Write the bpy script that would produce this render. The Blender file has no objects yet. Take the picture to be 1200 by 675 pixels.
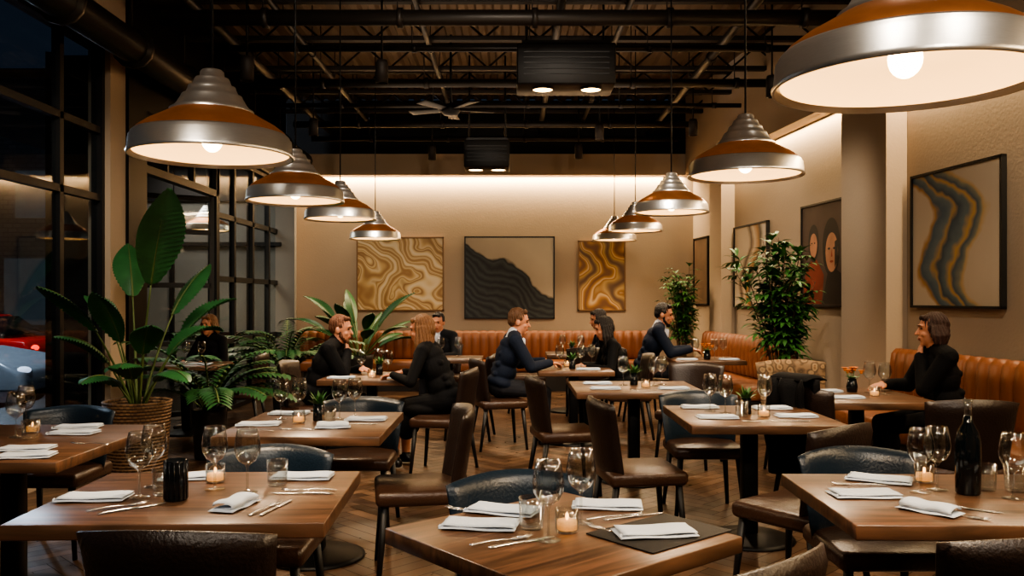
import bpy, math, random, numpy as np
from mathutils import Vector, Matrix, Euler
random.seed(7)
V=Vector
SC=bpy.context.scene
LK=SC.collection.objects.link
pi=math.pi
# ------------------------------------------------------------------ materials
def lin(h):
    h=h.lstrip('#'); c=[int(h[i:i+2],16)/255 for i in (0,2,4)]
    return tuple(((x/12.92) if x<=.04045 else ((x+.055)/1.055)**2.4) for x in c)
class N:
    def __init__(s,name):
        s.m=bpy.data.materials.new(name); s.m.use_nodes=True
        s.t=s.m.node_tree; s.b=s.t.nodes['Principled BSDF']; s.out=s.t.nodes['Material Output']
    def n(s,ty,**k):
        a=s.t.nodes.new(ty)
        for q,v in k.items(): setattr(a,q,v)
        return a
    def l(s,a,b): s.t.links.new(a,b)
    def ramp(s,src,stops,interp='LINEAR'):
        r=s.n('ShaderNodeValToRGB'); e=r.color_ramp.elements; r.color_ramp.interpolation=interp
        while len(e)<len(stops): e.new(.5)
        for i,(p,c) in enumerate(stops):
            e[i].position=p; e[i].color=(*lin(c),1)
        s.l(src,r.inputs[0]); return r.outputs[0]
    def math(s,op,a,b=None,c=None):
        m=s.n('ShaderNodeMath',operation=op)
        for i,x in enumerate((a,b,c)):
            if x is None: continue
            if isinstance(x,(int,float)): m.inputs[i].default_value=x
            else: s.l(x,m.inputs[i])
        return m.outputs[0]
MATS={}
def mat(name,c,rough=.5,metal=0,var=.15,scale=8,bump=0,stretch=None,emit=None,es=0,spec=.5,trans=0,ior=1.45,sheen=0,bscale=None,alpha=1,sub=0):
    if name in MATS: return MATS[name]
    a=N(name); b=a.b
    tc=a.n('ShaderNodeTexCoord'); mp=a.n('ShaderNodeMapping'); a.l(tc.outputs['Object'],mp.inputs[0])
    if stretch: mp.inputs['Scale'].default_value=stretch
    no=a.n('ShaderNodeTexNoise'); no.inputs['Scale'].default_value=scale; no.inputs['Detail'].default_value=5
    a.l(mp.outputs[0],no.inputs[0])
    col=lin(c)
    mx=a.n('ShaderNodeMix',data_type='RGBA')
    a.l(no.outputs[0],mx.inputs[0])
    mx.inputs[6].default_value=(*[x*(1-var) for x in col],1); mx.inputs[7].default_value=(*[min(1,x*(1+var)) for x in col],1)
    a.l(mx.outputs[2],b.inputs['Base Color'])
    b.inputs['Roughness'].default_value=rough; b.inputs['Metallic'].default_value=metal
    b.inputs['Specular IOR Level'].default_value=spec
    b.inputs['Transmission Weight'].default_value=trans; b.inputs['IOR'].default_value=ior
    if sheen: b.inputs['Sheen Weight'].default_value=sheen
    if sub: b.inputs['Subsurface Weight'].default_value=sub; b.inputs['Subsurface Scale'].default_value=.02
    if bump:
        n2=a.n('ShaderNodeTexNoise'); n2.inputs['Scale'].default_value=bscale or scale*6; n2.inputs['Detail'].default_value=3
        a.l(mp.outputs[0],n2.inputs[0])
        bp=a.n('ShaderNodeBump'); bp.inputs['Strength'].default_value=bump; bp.inputs['Distance'].default_value=.01
        a.l(n2.outputs[0],bp.inputs['Height']); a.l(bp.outputs[0],b.inputs['Normal'])
    if emit:
        b.inputs['Emission Color'].default_value=(*lin(emit),1); b.inputs['Emission Strength'].default_value=es
    MATS[name]=a.m; return a.m
def wood(name,c1,c2,c3,rough=.35,sc=1):
    a=N(name); tc=a.n('ShaderNodeTexCoord'); mp=a.n('ShaderNodeMapping'); a.l(tc.outputs['Object'],mp.inputs[0])
    mp.inputs['Scale'].default_value=(1.2*sc,14*sc,6*sc)
    no=a.n('ShaderNodeTexNoise'); no.inputs['Scale'].default_value=1.6; no.inputs['Detail'].default_value=8; no.inputs['Distortion'].default_value=1.2
    a.l(mp.outputs[0],no.inputs[0])
    col=a.ramp(no.outputs[0],[(.3,c1),(.5,c2),(.72,c3)]); a.l(col,a.b.inputs['Base Color'])
    a.b.inputs['Roughness'].default_value=rough
    bp=a.n('ShaderNodeBump'); bp.inputs['Strength'].default_value=.15; bp.inputs['Distance'].default_value=.003
    a.l(no.outputs[0],bp.inputs['Height']); a.l(bp.outputs[0],a.b.inputs['Normal'])
    MATS[name]=a.m; return a.m
M_top=wood('walnut_top','#38261b','#553d2c','#714f3b',.34)
M_blk=mat('black_steel','#0d0d0e',.45,.6,.1)
M_frame=mat('black_frame','#0b0b0c',.5,0,.1)
M_leather=mat('dark_brown_leather','#211713',.36,0,.25,5,.25,bscale=90)
M_leather_seat=mat('brown_leather_seat','#38251b',.34,0,.25,5,.25,bscale=90)
M_blue=mat('slate_blue_leather','#14212d',.34,0,.2,5,.2,bscale=90)
M_bench=mat('cognac_leather','#75462a',.42,0,.25,3,.2,bscale=60)
M_benchbase=mat('dark_plinth','#160f0b',.6)
M_wall=mat('greige_plaster','#a18f7a',.85,0,.07,1.5,.15,bscale=40)
M_dark=mat('charcoal_paint','#131211',.8,0,.15,3)
M_ceil=mat('dark_metal_deck','#62503f',.55,.2,.5,3,stretch=(1,.2,1))
M_alu=mat('brushed_aluminium','#dedbd6',.3,.93,.1,30,.05,stretch=(1,1,14))
M_copper=mat('amber_copper_added_glow','#b9794a',.28,.9,.55,9,emit='#a86030',es=.1)  # faint emission added so the cone looks lit from above
M_liner=mat('cream_liner_added_glow','#ffe9c4',.5,0,.03,emit='#ffc47a',es=1.3)  # emission stands in for bulb light spread over the enamel
M_bulb=mat('warm_bulb','#fff3da',.3,0,0,emit='#ffd294',es=16)
M_spot=mat('warm_downlight','#fff3da',.3,0,0,emit='#ffcf8a',es=9)
M_flame=mat('candle_glow','#ffd9a0',.5,0,0,emit='#ffb060',es=6)
M_linen=mat('white_linen','#bfc9d6',.85,0,.04,20,.3,bscale=220)
M_steel=mat('cutlery_steel','#c9c6c2',.25,.9,.05)
M_mat=mat('black_placemat','#1a1817',.7,0,.2,40,.2)
# thin-walled clear glass: see-through with bright grazing edges
a=N('clear_glass'); tr=a.n('ShaderNodeBsdfTransparent'); gl=a.n('ShaderNodeBsdfGlossy'); gl.inputs['Roughness'].default_value=.04; ms=a.n('ShaderNodeMixShader')
lw_=a.n('ShaderNodeLayerWeight'); lw_.inputs[0].default_value=.35; tr.inputs[0].default_value=(.93,.95,.95,1)
a.l(a.math('MULTIPLY_ADD',lw_.outputs[1],.55,.05),ms.inputs[0]); a.l(tr.outputs[0],ms.inputs[1]); a.l(gl.outputs[0],ms.inputs[2]); a.l(ms.outputs[0],a.out.inputs[0]); M_glass=a.m
M_smoke=mat('smoked_ribbed_glass','#14181b',.12,0,.2,trans=.35)
M_bottle=mat('dark_bottle_glass','#0d1418',.06,0,.1,trans=.5)
M_leaf=mat('glossy_leaf_green','#28562f',.36,0,.55,6)
M_leaf2=mat('mid_leaf_green','#33602a',.5,0,.5,9)
M_leafd=mat('dark_leaf_green','#244c26',.45,0,.5,9)
M_stem=mat('stem_green_brown','#4a5a2c',.6)
M_twig=mat('twig_brown','#4a3826',.7)
M_soil=mat('soil','#1c1410',.95,0,.4,30)
M_pot=mat('grey_ceramic_pot','#1d1b1a',.55)
M_orange=mat('orange_petals','#d67a22',.6,0,.3)
M_skin=mat('skin','#b67c5e',.55,0,.14,14,.12,sub=.05,bscale=160)
M_black=mat('black_wool','#0a0a0c',.85,0,.3,12,.3,bscale=120,spec=.2)
M_navy=mat('navy_wool','#131b2a',.82,0,.3,12,.3,bscale=120,spec=.2)
M_char=mat('charcoal_wool','#1b1c20',.82,0,.3,12,.3,bscale=120,spec=.2)
M_trous=mat('charcoal_trousers','#26272c',.85,0,.2,12,spec=.2)
M_shoe=mat('black_shoe','#0c0b0b',.3)
M_shirt=mat('white_shirt','#b4b8c2',.7)
def hairm(n,c): return mat(n,c,.5,0,.65,9,.9,stretch=(9,9,1.2),bscale=30)
H_gin=hairm('ginger_brown_hair','#54301c'); H_blo=hairm('dark_blonde_hair','#6e4a2c'); H_dk=hairm('dark_hair','#150e0b'); H_br=hairm('light_brown_hair','#553822'); H_au=hairm('dark_auburn_hair','#2e1811')
M_eye=mat('eye','#20140e',.2)
M_lip=mat('lips','#8a4a3c',.5)
a=N('wicker'); tc=a.n('ShaderNodeTexCoord')
wv=a.n('ShaderNodeTexWave',bands_direction='Z'); wv.inputs['Scale'].default_value=12; a.l(tc.outputs['Object'],wv.inputs[0])
ck=a.n('ShaderNodeTexChecker'); ck.inputs['Scale'].default_value=40; a.l(tc.outputs['Object'],ck.inputs[0])
mm=a.math('MULTIPLY_ADD',ck.outputs[1],.35,a.math('MULTIPLY',wv.outputs[0],.65))
a.l(a.ramp(mm,[(0,'#30221a'),(.9,'#85684a')]),a.b.inputs['Base Color'])
bp=a.n('ShaderNodeBump'); bp.inputs['Distance'].default_value=.01; a.l(mm,bp.inputs['Height']); a.l(bp.outputs[0],a.b.inputs['Normal'])
a.b.inputs['Roughness'].default_value=.7; M_wick=a.m
a=N('patterned_fabric'); tc=a.n('ShaderNodeTexCoord'); vo=a.n('ShaderNodeTexVoronoi'); vo.inputs['Scale'].default_value=16; no=a.n('ShaderNodeTexNoise'); no.inputs['Scale'].default_value=11
a.l(tc.outputs['Object'],vo.inputs[0]); a.l(tc.outputs['Object'],no.inputs[0])
mm=a.math('ADD',a.math('MULTIPLY',vo.outputs[0],.6),a.math('MULTIPLY',no.outputs[0],.6))
a.l(a.ramp(mm,[(.35,'#6a4e34'),(.5,'#947b5c'),(.6,'#463627'),(.75,'#7d654c')]),a.b.inputs['Base Color']); a.b.inputs['Roughness'].default_value=.85; M_patt=a.m
a=N('herringbone_oak'); at=a.n('ShaderNodeVertexColor',layer_name='Col'); tc=a.n('ShaderNodeTexCoord')
no=a.n('ShaderNodeTexNoise'); no.inputs['Scale'].default_value=9; no.inputs['Detail'].default_value=6; a.l(tc.outputs['Object'],no.inputs[0])
mx=a.n('ShaderNodeMix',data_type='RGBA',blend_type='MULTIPLY'); mx.inputs[0].default_value=.6
a.l(at.outputs[0],mx.inputs[6]); a.l(a.ramp(no.outputs[0],[(.3,'#8a8a8a'),(.7,'#ffffff')]),mx.inputs[7]); a.l(mx.outputs[2],a.b.inputs['Base Color'])
a.l(a.math('MULTIPLY_ADD',no.outputs[0],.25,.2),a.b.inputs['Roughness']); M_floor=a.m
a=N('window_glass'); tr=a.n('ShaderNodeBsdfTransparent'); gl=a.n('ShaderNodeBsdfGlossy'); gl.inputs['Roughness'].default_value=.03; ms=a.n('ShaderNodeMixShader'); ms.inputs[0].default_value=.06
tr.inputs[0].default_value=(.75,.8,.83,1)
a.l(tr.outputs[0],ms.inputs[1]); a.l(gl.outputs[0],ms.inputs[2]); a.l(ms.outputs[0],a.out.inputs[0]); M_win=a.m
a=N('street_facade'); tc=a.n('ShaderNodeTexCoord'); br=a.n('ShaderNodeTexBrick'); mp=a.n('ShaderNodeMapping'); mp.inputs['Rotation'].default_value=(pi/2,0,0)
a.l(tc.outputs['Object'],mp.inputs[0]); a.l(mp.outputs[0],br.inputs[0]); br.inputs['Scale'].default_value=1.5
br.inputs['Color1'].default_value=(.03,.035,.04,1); br.inputs['Color2'].default_value=(.05,.05,.055,1); br.inputs['Mortar'].default_value=(.015,.015,.02,1)
a.l(br.outputs[0],a.b.inputs['Base Color']); M_fac=a.m
M_litwin=mat('lit_shop_window','#3a4448',.4,0,.8,1.2,emit='#6f7d86',es=.08)
M_asph=mat('asphalt','#2a2c30',.5,0,.3,6)
M_red=mat('red_car_paint','#c01c10',.2,0,.05); M_silver=mat('silver_car_paint','#a6abb2',.22,.1,.05); M_tyre=mat('tyre','#0c0c0c',.8)
M_cglass=mat('car_glass','#0c1216',.05); M_tail=mat('tail_light','#ff2a18',.3,emit='#ff2a10',es=3); M_head=mat('head_light','#dfe6ee',.2,emit='#dfe6ff',es=1)
M_side=mat('side_room_plaster','#77736c',.85,0,.12,2)
def art_swirl(name,stops,sc=1.1,dist=7,rot=.6,det=2,wm=.55):
    a=N(name); tc=a.n('ShaderNodeTexCoord')
    n0=a.n('ShaderNodeTexNoise'); n0.inputs['Scale'].default_value=1.5; n0.inputs['Detail'].default_value=1.5; a.l(tc.outputs['Object'],n0.inputs[0])
    sb=a.n('ShaderNodeVectorMath',operation='SUBTRACT'); a.l(n0.outputs[1],sb.inputs[0]); sb.inputs[1].default_value=(.5,.5,.5)
    sc_=a.n('ShaderNodeVectorMath',operation='SCALE'); a.l(sb.outputs[0],sc_.inputs[0]); sc_.inputs[3].default_value=wm*3.2
    ad=a.n('ShaderNodeVectorMath',operation='ADD'); a.l(tc.outputs['Object'],ad.inputs[0]); a.l(sc_.outputs[0],ad.inputs[1])
    mp=a.n('ShaderNodeMapping'); mp.inputs['Rotation'].default_value=(0,rot,0)
    a.l(ad.outputs[0],mp.inputs[0]); w=a.n('ShaderNodeTexWave',bands_direction='X'); w.inputs['Scale'].default_value=sc; w.inputs['Distortion'].default_value=dist
    w.inputs['Detail'].default_value=det; w.inputs['Detail Scale'].default_value=.9; a.l(mp.outputs[0],w.inputs[0])
    a.l(a.ramp(w.outputs[0],stops),a.b.inputs['Base Color']); a.b.inputs['Roughness'].default_value=.55; return a.m
A1=art_swirl('gold_marbling',[(0,'#9a7444'),(.16,'#c4a26a'),(.3,'#d2b88c'),(.42,'#a0783f'),(.52,'#cfb27c'),(.68,'#8a6234'),(.85,'#c8a973'),(1,'#d9c49e')],.8,3,.9)
A3=art_swirl('amber_marbling',[(0,'#6b4522'),(.2,'#a87838'),(.4,'#ccb083'),(.5,'#8a5c26'),(.7,'#b49258'),(1,'#5c4028')],.6,2.5,.4,wm=.5)
def art_line(name,expr,stops):
    a=N(name); tc=a.n('ShaderNodeTexCoord'); sp=a.n('ShaderNodeSeparateXYZ'); a.l(tc.outputs['Generated'],sp.inputs[0])
    no=a.n('ShaderNodeTexNoise'); no.inputs['Scale'].default_value=2.2; no.inputs['Detail'].default_value=3; a.l(tc.outputs['Generated'],no.inputs[0])
    m=expr(a,sp.outputs[0],sp.outputs[2],no.outputs[0])
    a.l(a.ramp(m,stops),a.b.inputs['Base Color']); a.b.inputs['Roughness'].default_value=.6; return a.m
def e2(a,x,z,n):
    m=a.math('ADD',z,a.math('MULTIPLY',x,.62)); m=a.math('ADD',m,a.math('MULTIPLY',n,.35)); 
    m=a.math('ADD',m,a.math('MULTIPLY',a.math('SINE',a.math('MULTIPLY',x,9)),.05)); return a.math('MULTIPLY',m,.7)
sd=[]
for i in range(21): sd.append((.1+i*.0325,'#15181a' if i%2 else '#3c403f'))
A2=art_line('black_ridge_painting',e2,sd+[(.765,'#101213'),(.785,'#b5a68e'),(1,'#c9bca2')])
def eA(a,x,z,n):
    s=a.math('MULTIPLY',a.math('SINE',a.math('MULTIPLY_ADD',z,6.0,.4)),.2)
    m=a.math('ADD',a.math('ADD',x,s),a.math('MULTIPLY',n,.5)); m=a.math('ADD',m,a.math('MULTIPLY',z,.45)); return a.math('MULTIPLY',m,.55)
A4=art_line('teal_gold_wave_painting',eA,[(0,'#b5a894'),(.33,'#c3b49c'),(.36,'#a87c40'),(.385,'#3a5260'),(.43,'#5c6c70'),(.455,'#a8864e'),(.475,'#2c404c'),(.52,'#56686c'),(.55,'#bc9450'),(.575,'#384e5c'),(.61,'#7a7c6c'),(.63,'#b99a68'),(.66,'#bbac94'),(1,'#ccbea6')])
def eC(a,x,z,n):
    s=a.math('MULTIPLY',a.math('SINE',a.math('MULTIPLY_ADD',z,5,.5)),.16)
    m=a.math('ADD',a.math('ADD',x,s),a.math('MULTIPLY',n,.3)); return a.math('MULTIPLY',m,.7)
A5=art_line('brown_wave_painting',eC,[(0,'#cbbda6'),(.3,'#c2b298'),(.36,'#5c4630'),(.42,'#c8b496'),(.5,'#a87c46'),(.56,'#4a4236'),(.62,'#cbbda6'),(1,'#d0c2aa')])
M_pbg=mat('portrait_dark_ground','#4a3a32',.6,0,.5,3); M_pface=mat('portrait_face_paint','#a87456',.6,0,.6,6); M_pred=mat('portrait_red_paint','#853020',.6,0,.4,4); M_phair=mat('portrait_hair_paint','#1c1512',.6)

# ------------------------------------------------------------------ mesh builder
class MB:
    def __init__(s): s.v=[]; s.f=[]; s.m=[]; s.sm=[]; s.c=[]
    def add(s,vs,fs,mi=0,sm=True,M=None):
        o=len(s.v)
        if M is not None: vs=[M@V(p) for p in vs]
        s.v+= [tuple(p) for p in vs]; s.f+=[[o+i for i in f] for f in fs]; s.m+=[mi]*len(fs); s.sm+=[sm]*len(fs); return s
    def box(s,c,d,mi=0,M=None,sm=False):
        x,y,z=c; a,b,h=d[0]/2,d[1]/2,d[2]/2
        vs=[(x+i*a,y+j*b,z+k*h) for k in(-1,1) for j in(-1,1) for i in(-1,1)]
        return s.add(vs,[(0,2,3,1),(4,5,7,6),(0,1,5,4),(2,6,7,3),(0,4,6,2),(1,3,7,5)],mi,sm,M)
    def rbox(s,c,d,r=.01,mi=0,M=None):
        x,y,z=c; h=[max(q/2-r,1e-4) for q in d]; n=3
        ang=[math.tan((i/n*2-1)*pi/4) for i in range(n+1)]
        vs=[];fs=[];idx={}
        def key(p): 
            k=tuple(round(q,5) for q in p)
            if k not in idx: idx[k]=len(vs); vs.append(p)
            return idx[k]
        for ax in range(3):
            for sg in(-1,1):
                u,w=(ax+1)%3,(ax+2)%3
                cols=[]
                pts=[(-1,a_) for a_ in ang[:n//2+1]]+[(1,a_) for a_ in ang[n//2+1:]]
                for (su,au) in pts:
                    row=[]
                    for (sw,aw) in pts:
                        q=[0,0,0]; q[ax]=sg; q[u]=au; q[w]=aw
                        L=math.sqrt(sum(t*t for t in q)); q=[t/L*r for t in q]
                        q[ax]+=sg*h[ax]; q[u]+=su*h[u]; q[w]+=sw*h[w]
                        row.append(key((x+q[0],y+q[1],z+q[2])))
                    cols.append(row)
                for i in range(n):
                    for j in range(n):
                        f=(cols[i][j],cols[i+1][j],cols[i+1][j+1],cols[i][j+1])
                        fs.append(f if sg>0 else f[::-1])
        return s.add(vs,fs,mi,True,M)
    def lathe(s,prof,seg=24,mi=0,M=None,cap=False,sm=True):
        vs=[];fs=[];n=len(prof)
        for i in range(seg):
            t=2*pi*i/seg
            for r,z in prof: vs.append((r*math.cos(t),r*math.sin(t),z))
        for i in range(seg):
            j=(i+1)%seg
            for k in range(n-1): fs.append((i*n+k,j*n+k,j*n+k+1,i*n+k+1))
        if cap: fs.append([i*n for i in range(seg)][::-1]); fs.append([i*n+n-1 for i in range(seg)])
        return s.add(vs,fs,mi,sm,M)
    def tube(s,path,rad,seg=8,mi=0,cap=True,sx=None):
        path=[V(p) for p in path]; n=len(path)
        if not hasattr(rad,'__len__'): rad=[rad]*n
        vs=[];fs=[]; up=V((0,0,1))
        t0=(path[1]-path[0]).normalized()
        if abs(t0.z)>.9: up=V((0,1,0))
        a=t0.cross(up).normalized()
        for i,p in enumerate(path):
            t=(path[min(i+1,n-1)]-path[max(i-1,0)]).normalized()
            a=(a-t*a.dot(t)).normalized(); b=t.cross(a)
            for k in range(seg):
                q=2*pi*k/seg; vs.append(p+(a*math.cos(q)+b*math.sin(q))*rad[i])
        for i in range(n-1):
            for k in range(seg):
                l=(k+1)%seg; fs.append((i*seg+k,i*seg+l,(i+1)*seg+l,(i+1)*seg+k))
        if cap: fs.append(list(range(seg))[::-1]); fs.append([(n-1)*seg+k for k in range(seg)])
        return s.add(vs,fs,mi,True)
    def cyl(s,p0,p1,r0,r1=None,seg=16,mi=0): return s.tube([p0,p1],[r0,r0 if r1 is None else r1],seg,mi)
    def ell(s,c,r,M=None,mi=0,nu=16,nv=10):
        vs=[];fs=[]
        for j in range(nv+1):
            ph=-pi/2+pi*j/nv
            for i in range(nu):
                t=2*pi*i/nu; p=V((r[0]*math.cos(ph)*math.cos(t),r[1]*math.cos(ph)*math.sin(t),r[2]*math.sin(ph)))
                if M is not None: p=M@p
                vs.append(V(c)+p)
        for j in range(nv):
            for i in range(nu):
                k=(i+1)%nu; fs.append((j*nu+i,j*nu+k,(j+1)*nu+k,(j+1)*nu+i))
        return s.add(vs,fs,mi,True)
    def shell(s,fn,nu,nv,th,edge=.15,mi=0,M=None):
        P=[[V(fn(i/nu,j/nv)) for j in range(nv+1)] for i in range(nu+1)]
        vs=[];fs=[]
        def nrm(i,j):
            du=P[min(i+1,nu)][j]-P[max(i-1,0)][j]; dv=P[i][min(j+1,nv)]-P[i][max(j-1,0)]
            return du.cross(dv).normalized()
        for sg in(1,-1):
            for i in range(nu+1):
                for j in range(nv+1):
                    e=min(i/nu,1-i/nu,j/nv,1-j/nv)/edge; e=min(e,1); k=math.sqrt(max(0,1-(1-e)**2))
                    vs.append(P[i][j]+nrm(i,j)*sg*th/2*(.15+.85*k))
        o=(nu+1)*(nv+1); I=lambda i,j:i*(nv+1)+j
        for i in range(nu):
            for j in range(nv):
                f=(I(i,j),I(i+1,j),I(i+1,j+1),I(i,j+1)); fs.append(f); fs.append([q+o for q in f][::-1])
        for i in range(nu):
            fs.append((I(i,0),I(i,0)+o,I(i+1,0)+o,I(i+1,0))); fs.append((I(i,nv),I(i+1,nv),I(i+1,nv)+o,I(i,nv)+o))
        for j in range(nv):
            fs.append((I(0,j),I(0,j+1),I(0,j+1)+o,I(0,j)+o)); fs.append((I(nu,j),I(nu,j)+o,I(nu,j+1)+o,I(nu,j+1)))
        return s.add(vs,fs,mi,True,M)
    def mesh(s,name,mats):
        me=bpy.data.meshes.new(name); me.from_pydata(s.v,[],s.f)
        for m in mats: me.materials.append(m)
        me.polygons.foreach_set('material_index',s.m); me.polygons.foreach_set('use_smooth',s.sm); me.update(); return me
    def obj(s,name,mats,parent=None,loc=(0,0,0),rot=0,label=None,cat=None,group=None,kind=None):
        if not isinstance(mats,(list,tuple)): mats=[mats]
        o=bpy.data.objects.new(name,s.mesh(name,mats)); LK(o); o.location=loc; o.rotation_euler=(0,0,rot)
        if parent: o.parent=parent
        meta(o,label,cat,group,kind); return o
def meta(o,label=None,cat=None,group=None,kind=None):
    if label: o['label']=label
    if cat: o['category']=cat
    if group: o['group']=group
    if kind: o['kind']=kind
def empty(name,label=None,cat=None,group=None):
    o=bpy.data.objects.new(name,None); o.empty_display_size=.1; LK(o); meta(o,label,cat,group); return o
def dup(o):
    n=o.copy(); LK(n)
    for c in list(o.children):
        k=dup(c); k.parent=n
    return n
TEMPL={}; BUILD={}
def put(kind,x,y,z=0,rot=0,label=None,group=None,scale=1):
    if kind in TEMPL: o=dup(TEMPL[kind])
    else: o=BUILD[kind](); TEMPL[kind]=o
    o.location=(x,y,z); o.rotation_euler=(0,0,math.radians(rot)); o.scale=(scale,)*3
    if label: o['label']=label
    if group: o['group']=group
    return o
S='structure'
# ------------------------------------------------------------------ room shell
wx=lambda y:4.37-.1*y
AL=math.atan(.1); TH=-(pi/2-AL)
CZ=4.7
fb=MB(); cols=[]; w=.1; n=5; R45=Matrix.Rotation(pi/4,3,'Z')
pal=['#4c3729','#5a4332','#674d39','#42301f','#70553f','#543d2d']
def plank(x0,y0,x1,y1):
    g=.0022; q=[R45@V((x,y,0)) for x,y in((x0+g,y0+g),(x1-g,y0+g),(x1-g,y1-g),(x0+g,y1-g))]
    c=sum(q,V())/4
    if c.x<-3.75 or c.x>4.75 or c.y<-1.7 or c.y>14.1: return
    if c.x>wx(c.y)+.25: return
    fb.add(q,[(0,1,2,3)],0,False); cols.append(lin(random.choice(pal)))
for yy in range(-120,120):
    for xx in range(-80,160):
        if (xx-yy)%(2*n)==0: plank(xx*w,yy*w,(xx+n)*w,(yy+1)*w)
        if (xx-yy)%(2*n)==2*n-1: plank(xx*w,yy*w,(xx+1)*w,(yy+n)*w)
fb.box((.4,6.2,-.06),(8.4,15.9,.1),1); cols+=[(0.01,.008,.006)]*6
fl=fb.obj('floor',[M_floor,mat('floor_joint','#120b07',.7)],kind=S,label='dark oak herringbone parquet floor')
ca=fl.data.color_attributes.new('Col','BYTE_COLOR','CORNER')
cc=[]
for p,c in zip(fl.data.polygons,cols): cc+=[*c,1]*p.loop_total
ca.data.foreach_set('color',cc)
def sbox(name,c,d,m,rot=0,loc=(0,0,0),label=None):
    return MB().box(c,d).obj(name,m,loc=loc,rot=rot,kind=S,label=label)
cb=MB(); x=-3.8; k=0
while x<4.7:
    z0=CZ+(.05 if k%2 else 0); z1=CZ+(.05 if (k+1)%2 else 0)
    cb.add([(x,-1.6,z0),(x+.07,-1.6,z0),(x+.07,14.1,z0),(x,14.1,z0)],[(3,2,1,0)],0,False)
    cb.add([(x+.07,-1.6,z0),(x+.1,-1.6,z1),(x+.1,14.1,z1),(x+.07,14.1,z0)],[(3,2,1,0)],0,False)
    x+=.1;k+=1
cb.box((.4,6.2,CZ+.12),(8.6,16,.1))
cb.obj('ceiling',M_ceil,kind=S,label='dark corrugated metal ceiling deck')
sbox('wall_back',(-.2,14.08,1.89),(7.0,.15,3.78),M_wall)
sbox('wall_back_upper',(-.2,14.08,4.24),(7.0,.15,.92),M_dark)
sbox('wall_front',(.4,-1.6,2.35),(8.6,.15,CZ),M_wall)
L=15.8
sbox('wall_right',(.08,0,CZ/2),(.15,L,CZ),M_wall,rot=AL,loc=(wx(6.2),6.2,0))
sbox('trim_1',(-.3,13.9,3.62),(6.5,.2,.34),M_wall,label='plaster bulkhead hiding the cove light')
sbox('trim_2',(-.1,0,4.075),(.2,15.4,1.25),M_wall,rot=AL,loc=(wx(6.1),6.1,0))
sbox('trim_3',(-.1,0,1.72),(.2,.84,3.44),M_wall,rot=AL,loc=(wx(8.18),8.18,0),label='plaster pilaster')
sbox('trim_4',(-.1,0,1.72),(.2,.5,3.44),M_wall,rot=AL,loc=(wx(12.35),12.35,0),label='plaster pilaster')
sbox('baseboard_back',(-.3,13.99,.06),(6.4,.03,.12),M_dark)
sbox('baseboard_right',(-.015,0,.06),(.03,14.5,.12),M_dark,rot=AL,loc=(wx(6.2),6.2,0))
XL=-3.6
lw=MB(); lw.box((XL-.1,3.0,4.2),(.2,9.3,1.0)); lw.box((XL-.1,3.0,.2),(.2,9.3,.4)); lw.box((XL-.1,7.8,2.35),(.2,.3,4.7)); lw.box((XL-.1,13.8,1.9),(.2,.42,3.8))
lw.obj('wall_left',M_wall,kind=S,label='plaster wall around the street windows')
dk=MB(); dk.box((XL-.1,8.15,2.35),(.26,.4,4.7)); dk.box((XL-.1,10.9,4.0),(.22,5.3,1.4)); dk.obj('trim_5',M_blk,kind=S,label='black steel column and header')
def window(i,y0,y1,z0,z1,vs,hs,x=XL-.1,fw=.06,name='window'):
    b=MB(); t=.07
    for y in (y0,y1): b.box((x,y,(z0+z1)/2),(t+.03,fw*1.6,z1-z0))
    for y in vs: b.box((x,y,(z0+z1)/2),(t,fw,z1-z0))
    for z in (z0,z1): b.box((x,(y0+y1)/2,z),(t+.03,y1-y0,fw*1.6))
    for z in hs: b.box((x,(y0+y1)/2,z),(t,y1-y0,fw))
    b.box((x,(y0+y1)/2,(z0+z1)/2),(.008,y1-y0,z1-z0),1)
    return b.obj('%s_%d'%(name,i),[M_frame,M_win],kind=S,label='black steel framed glazing')
window(1,-1.5,2.3,.4,3.7,[.4],[2.35,2.95]); window(2,2.3,5.95,.4,3.7,[4.1],[2.35,2.95]); window(3,5.95,7.65,.4,3.7,[6.95],[2.35,2.95])
for y in(5.75,2.3): sbox('trim_%d'%(6 if y>3 else 7),(XL-.06,y,2.0),(.3,.16,3.4),M_frame)
window(4,10.6,13.6,.0,3.3,[11.3,12.1,12.9],[.9,1.7,2.5],fw=.07)
window(5,8.35,10.6,2.75,3.3,[9.1,9.85],[],fw=.05)
dd=MB()
for dx in(-.0,-.78): dd.box((dx,0,1.35),(.06,.05,2.68))
for z in(.05,.9,1.6,2.25,2.66): dd.box((-.39,0,z),(.78,.05,.06))
dd.box((-.39,0,1.35),(.76,.008,2.6),1)
dr=dd.obj('door_1',[M_frame,M_win],loc=(XL-.1,10.5,.01),rot=math.radians(35),kind=S,label='black steel glazed door standing open')
sr=MB()
sr.box((-5.2,13.4,1.9),(3.6,.12,3.8)); sr.obj('wall_side_room_back',M_side,kind=S)
sb_=MB(); sb_.box((0,0,1.9),(.12,6.0,3.8)); sb_.obj('wall_side_room_left',M_dark,loc=(-5.55,10.9,0),rot=math.atan2(2.2,5.2),kind=S)
sbox('wall_side_room_front',(-4.05,8.3,1.9),(.7,.12,3.8),M_dark)
sbox('floor_side_room',(-5.2,10.9,-.03),(3.2,5.2,.05),mat('side_floor','#2a2019',.4))
sbox('ceiling_side_room',(-5.2,10.9,3.65),(3.2,5.2,.08),M_dark)
gb=MB()
for X in (-5.9,-5.3,-4.7,-4.1): gb.box((X,13.3,1.9),(.06,.06,3.6))
for z in (.9,2.3,3.0): gb.box((-5.2,13.3,z),(3.2,.06,.06))
gb.box((-5.2,13.32,3.3),(3.2,.03,.6))
gb.obj('window_7',[M_frame],kind=S,label='black steel grid screen')
sbox('ground_street',(-17,12,-.42),(27,40,.1),M_asph)
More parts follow.
